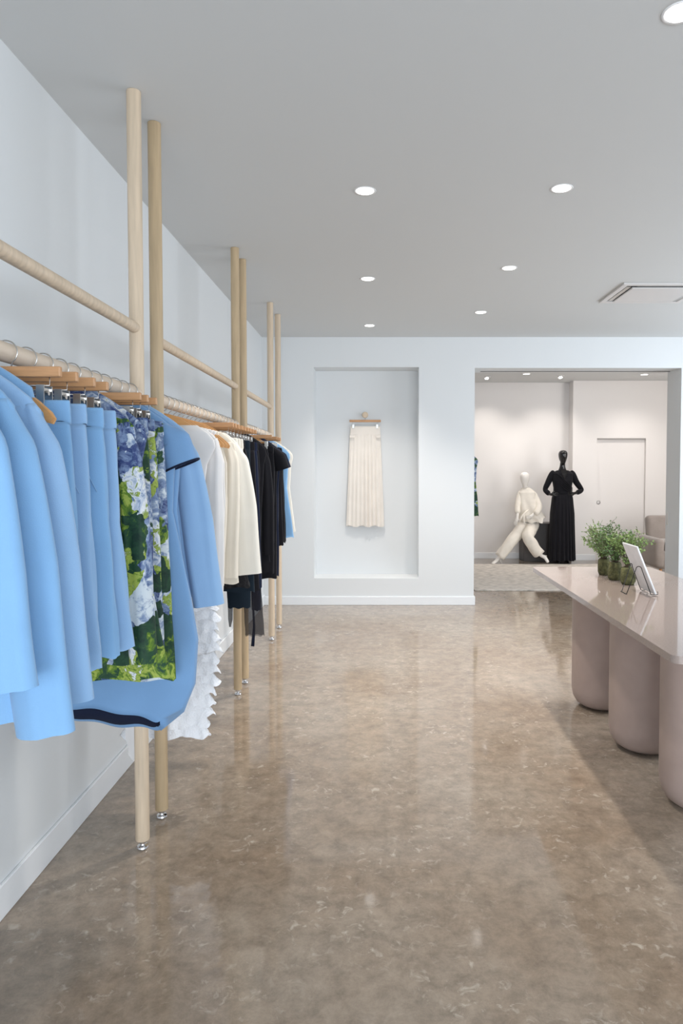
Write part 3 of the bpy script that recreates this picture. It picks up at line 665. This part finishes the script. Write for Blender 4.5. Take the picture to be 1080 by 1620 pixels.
# ------------------------------------------------------------------ mannequins
def skin(name, chains, m, parent, sub=2, root=0):
    """chains: list of lists of (x,y,z,rx,ry); first point of later chains attaches to the nearest existing vertex"""
    me = bpy.data.meshes.new(name); vs = []; es = []; rad = []
    for ch in chains:
        prev = None
        for i, (x, y, z, a, b) in enumerate(ch):
            p = Vector((x, y, z)); hit = None
            if i == 0 and vs:
                hit = min(range(len(vs)), key=lambda k: (vs[k]-p).length)
                if (vs[hit]-p).length > .02: hit = None
            if hit is None: vs.append(p); rad.append((a, b)); hit = len(vs)-1
            if prev is not None: es.append((prev, hit))
            prev = hit
    me.from_pydata(vs, es, []); o = bpy.data.objects.new(name, me); C.objects.link(o); o.parent = parent
    md = o.modifiers.new('skin', 'SKIN'); md.use_smooth_shade = True; md.branch_smoothing = .4
    for i, r_ in enumerate(rad): me.skin_vertices[0].data[i].radius = r_
    me.skin_vertices[0].data[root].use_root = True
    s = o.modifiers.new('subsurf', 'SUBSURF'); s.levels = sub; s.render_levels = sub
    me.materials.append(m); return o
def head_points(c, up, tilt=0, h=.235):
    # narrow egg head: chain of vertices from neck up
    c = Vector(c); up = Vector(up).normalized(); out = []
    for f, a, b in ((.02, .042, .050), (.12, .048, .070), (.30, .066, .088), (.52, .076, .098), (.74, .078, .100), (.90, .060, .080), (.985, .028, .036)):
        p = c+up*h*f; out.append((p.x, p.y, p.z, a, b))
    return out
def hand_bm(bm_pts, w, d, palmn, m, parent, curl=.4):
    pass
def hand_chains(w, d, n, s=1.):
    """palm then five fingers; w wrist point, d finger direction, n palm normal"""
    w = Vector(w); d = Vector(d).normalized(); n = Vector(n).normalized(); side = d.cross(n).normalized(); n = side.cross(d)
    pk = w+d*.085*s; ch = [[(*w, .024*s, .018*s), (*(w+d*.04*s), .030*s, .015*s), (*pk, .032*s, .013*s)]]
    for k, (o_, L_) in enumerate(((-.027, .068), (-.009, .080), (.009, .074), (.026, .058))):
        a = w+d*.04*s+side*o_*.4*s; b_ = pk+side*o_*s; c1 = b_+d*L_*.5*s-n*.010*s; c2 = c1+(d*.7-n*.7).normalized()*L_*.5*s
        ch.append([(*(w+d*.04*s), .030*s, .015*s), (*b_, .0085*s, .0085*s), (*c1, .0078*s, .0078*s), (*c2, .006*s, .006*s)])
    tb = w+d*.03*s-side*.032*s; t2 = tb+(d*.7-side*.5-n*.4).normalized()*.035*s
    ch.append([(*(w+d*.04*s), .03*s, .015*s), (*tb, .011*s, .011*s), (*t2, .009*s, .009*s), (*(t2+(d-n*.5).normalized()*.026*s), .007*s, .007*s)])
    return ch
def add_face(head_c, up, m, parent):
    pass
# black mannequin, hands on hips
bx = 2.935; t = thing('mannequin', 'glossy black standing mannequin in a black blouse and long black skirt, hands on hips', 'mannequin', (bx, 10.84, 0))
S0 = (0, 0, 1.02, .15, .11)
chains = [[S0, (0, 0, 1.14, .118, .085), (0, 0, 1.28, .125, .095), (0, .01, 1.40, .13, .09), (0, .015, 1.475, .085, .06), (0, .01, 1.53, .046, .048), (0, 0, 1.60, .044, .048)] + [(x, y-.012, z, a, b) for x, y, z, a, b in head_points((0, -.0, 1.60), (0, -.03, 1), h=.205)]]
for s, el, wr_, dr in ((-1, (-.275, .03, 1.17), (-.205, -.075, 1.095), (.72, -.25, .1)), (1, (.325, .03, 1.16), (.175, -.08, 1.12), (-.85, -.25, -.02))):
    chains.append([(0, .01, 1.40, .13, .09), (s*.150, .01, 1.435, .040, .040), (s*.212, .02, 1.31, .036, .036), (*el, .034, .034), (*wr_, .024, .022)])
    hc = hand_chains(wr_, dr, (0, -1, -.1), .9); hc[0][0] = (*wr_, .024, .022); chains += hc
for s in (-1, 1):
    chains.append([S0, (s*.085, 0, .90, .085, .09), (s*.08, -.01, .50, .055, .058), (s*.075, .01, .30, .050, .052), (s*.07, .03, .13, .030, .034), (s*.07, -.02, .055, .034, .030), (s*.075, -.10, .022, .034, .018), (s*.078, -.145, .016, .022, .012)])
    bm = None
skin('body', chains, M_mblack, t)
for s in (-1, 1):
    bm = bmesh.new(); tube(bm, [(s*.07, .055, .075), (s*.07, .062, .002)], [.016, .007], 10); obj('heel', bm, M_mblack, t, smooth=True)
obj('long_skirt', loft([(1.135, -.135, .135, .10, 0), (1.05, -.16, .16, .125, .002), (.8, -.185, .185, .15, .007), (.06, -.205, .205, .20, .012)], 61, 50, 150, pleat=19, hem=.006), M_black, t, smooth=True)
b = obj('blouse', loft([(1.482, -.085, .085, .060, 0), (1.462, -.125, .125, .085, 0), (1.43, -.155, .155, .105, .001), (1.32, -.155, .155, .125, .003), (1.2, -.137, .137, .110, .004), (1.13, -.140, .140, .108, .002)], 62, 30, 90, wave=(12, 30), hem=.002), M_black, t, smooth=True)
for s, el, wr_ in ((-1, (-.275, .03, 1.17), (-.215, -.062, 1.10)), (1, (.325, .03, 1.16), (.200, -.066, 1.125))):
    skin('sleeve', [[(s*.11, .01, 1.450, .050, .060), (s*.155, .012, 1.430, .058, .062), (s*.218, .02, 1.30, .051, .053), (*el, .043, .044), ((el[0]+wr_[0])/2, (el[1]+wr_[1])/2, (el[2]+wr_[2])/2, .046, .044), (*wr_, .042, .038)]], M_black, b)
bm = bmesh.new()      # crossing wrap folds and bare V
for k in range(5):
    tube(bm, [(-.12+.01*k, -.095, 1.44-.035*k), (-.03, -.128, 1.36-.035*k), (.06, -.128, 1.27-.03*k), (.13, -.10, 1.20-.02*k)], .007, 8)
obj('wrap_folds', bm, M_black, b, smooth=True)
bm = bmesh.new(); vv = [bm.verts.new(p) for p in ((-.055, -.075, 1.485), (.055, -.075, 1.485), (.038, -.112, 1.43), (.0, -.131, 1.335), (-.038, -.112, 1.43))]
bm.faces.new(vv); r_ = bmesh.ops.extrude_face_region(bm, geom=bm.faces[:]); bmesh.ops.translate(bm, vec=(0, .03, 0), verts=[v for v in r_['geom'] if isinstance(v, bmesh.types.BMVert)])
obj('bare_chest', bm, M_mblack, t)
bm = bmesh.new(); add_box(bm, (.0, 0, 1.125), (.0, 0, 0)) if 0 else lathe(bm, [(.125, 1.10), (.132, 1.105), (.132, 1.145), (.125, 1.15)], n=40, cap=False)
for v in bm.verts: v.co.y *= .86; v.co.x *= 1.09
obj('waistband', bm, M_black, t, smooth=True)

# white mannequin, perched on the plinth
wx = 2.36; t = thing('mannequin', 'white mannequin in cream jacket and trousers perched on the plinth with legs stretched out', 'mannequin', (wx, 10.90, 0))
P0 = (.10, .18, .66, .13, .10)
chains = [[P0, (.09, .16, .80, .10, .08), (.07, .12, .95, .11, .085), (.045, .09, 1.08, .11, .08), (.03, .07, 1.145, .075, .055), (.012, .05, 1.19, .042, .044), (.0, .03, 1.245, .042, .046)] + [(x, y, z, a, b_) for x, y, z, a, b_ in head_points((-.003, .02, 1.245), (-.05, -.05, 1), h=.215)]]
chains.append([(.045, .09, 1.08, .11, .08), (-.085, .05, 1.10, .045, .045), (-.13, -.02, .90, .036, .036), (-.145, -.12, .735, .024, .022)])
chains += [[(-.145, -.12, .735, .024, .022)] + hand_chains((-.145, -.12, .735), (-.25, -.2, -.5), (-.6, -.5, .2), .9)[0][1:]] + hand_chains((-.145, -.12, .735), (-.25, -.2, -.5), (-.6, -.5, .2), .9)[1:]
chains.append([(.045, .09, 1.08, .11, .08), (.165, .10, 1.10, .045, .045), (.225, .05, .90, .036, .036), (.10, -.10, .775, .024, .022)])
chains += [[(.10, -.10, .775, .024, .022)] + hand_chains((.10, -.10, .775), (-.8, -.2, -.35), (0, -1, .2), .9)[0][1:]] + hand_chains((.10, -.10, .775), (-.8, -.2, -.35), (0, -1, .2), .9)[1:]
chains.append([P0, (.02, .10, .62, .08, .08), (-.24, -.16, .36, .055, .055), (-.34, -.16, .22, .048, .048), (-.455, -.15, .085, .030, .032), (-.50, -.17, .04, .032, .026), (-.56, -.22, .016, .028, .013)])
chains.append([P0, (.14, .10, .62, .08, .08), (-.03, -.24, .43, .056, .056), (.09, -.22, .28, .048, .048), (.21, -.20, .145, .030, .030), (.27, -.22, .115, .032, .026), (.315, -.25, .035, .024, .014)])
skin('body', chains, M_mwhite, t)
M_twill = mat('cream_twill', (.83, .78, .70), .8, noise_amt=.05)
def trouser_leg(pts, radii, seed):
    bm = bmesh.new(); P = []; rr = []
    for (a, ra), (b, rb) in zip(zip(pts, radii), zip(pts[1:], radii[1:])):
        for q in range(8): u = q/8; P.append(Vector(a).lerp(Vector(b), u)); rr.append(ra+(rb-ra)*u)
    P.append(Vector(pts[-1])); rr.append(radii[-1])
    for _ in range(3): P = [P[0]]+[(P[k-1]+P[k]*2+P[k+1])/4 for k in range(1, len(P)-1)]+[P[-1]]
    tube(bm, P, rr, 40)
    for v in bm.verts:
        n_ = noise.noise(Vector((v.co.x*14, v.co.y*14, v.co.z*6+seed))); v.co += Vector((1, .5, .2))*n_*.022
    return bm
tr = skin('trousers', [[(.11, .17, .70, .15, .12), (.09, .15, .63, .155, .13), (.06, .10, .60, .13, .12)]], M_twill, t)
obj('trouser_leg', trouser_leg([(.04, .12, .62), (-.24, -.15, .37), (-.43, -.15, .115)], [.115, .088, .082], 1), M_twill, tr, smooth=True)
obj('trouser_leg', trouser_leg([(.13, .10, .60), (-.02, -.235, .43), (.175, -.215, .165)], [.115, .088, .088], 5), M_twill, tr, smooth=True)
jk = obj('jacket', loft([(1.205, -.035, .070, .055, 0), (1.18, -.06, .115, .08, .002), (1.13, -.10, .175, .10, .004), (1.02, -.10, .175, .11, .010), (.88, -.10, .235, .13, .018), (.74, -.10, .315, .15, .022), (.67, -.02, .355, .145, .024)], 71, 36, 90, wave=(20, 41), hem=.01, shift=lambda f: (0, .06-.0*f), hemfn=lambda x, y: .10*x/.2*(-.0)+(.05 if x > .1 else -.02)), M_twill, t, smooth=True)
skin('sleeve', [[(-.07, .06, 1.12, .045, .05), (-.10, .02, 1.02, .048, .050), (-.13, -.03, .90, .048, .05), (-.14, -.09, .79, .050, .045)]], MATS['cream_twill'], jk)
skin('sleeve', [[(.14, .10, 1.12, .05, .055), (.18, .04, 1.02, .055, .06), (.215, -.04, .90, .062, .062), (.17, -.10, .82, .058, .055), (.12, -.12, .79, .052, .048)]], MATS['cream_twill'], jk)
bm = bmesh.new(); tube(bm, [(.03, -.09, .85), (-.03, -.14, .82), (-.10, -.17, .74), (-.13, -.18, .66)], [.012, .016, .014, .006], 8); tube(bm, [(.03, -.09, .85), (-.05, -.15, .80), (-.06, -.18, .70), (-.04, -.18, .62)], [.012, .016, .014, .006], 8)
obj('tied_sash', bm, MATS['cream_twill'], jk, smooth=True)
bm = bmesh.new(); tube(bm, [(-.43, -.135, .10), (-.405, -.13, .003)], [.016, .007], 10); obj('heel', bm, M_mwhite, t, smooth=True)
bm = bmesh.new(); tube(bm, [(.235, -.185, .14), (.31, -.16, .13)], [.018, .008], 10); obj('heel', bm, M_mwhite, t, smooth=True)

# ------------------------------------------------------------------ armchair
t = thing('armchair', 'taupe upholstered armchair in the back room beside the opening edge', 'armchair', (4.30, 9.95, 0), R(90))
obj('seat_base', B((0, 0, .22), (.72, .70, .26), .04, 4), M_chair, t, smooth=True, auto=60)
obj('seat_cushion', B((-.05, 0, .40), (.66, .50, .14), .05, 5), M_chair, t, smooth=True, auto=60)
for s in (-1, 1): obj('armrest', B((-.03, s*.32, .31), (.70, .14, .42), .06, 5), M_chair, t, smooth=True, auto=60)
bm = B((0, 0, 0), (.16, .52, .62), .06, 5); bmesh.ops.rotate(bm, cent=(0,0,0), matrix=Matrix.Rotation(R(12), 3, 'Y'), verts=bm.verts); bmesh.ops.translate(bm, vec=(.28, 0, .50), verts=bm.verts)
obj('backrest', bm, M_chair, t, smooth=True, auto=60)
for sx in (-1, 1):
    for sy in (-1, 1): 
        bm = bmesh.new(); tube(bm, [(sx*.30, sy*.28, .10), (sx*.31, sy*.29, .0)], [.022, .014], 12); obj('leg', bm, M_hang, t, smooth=True)
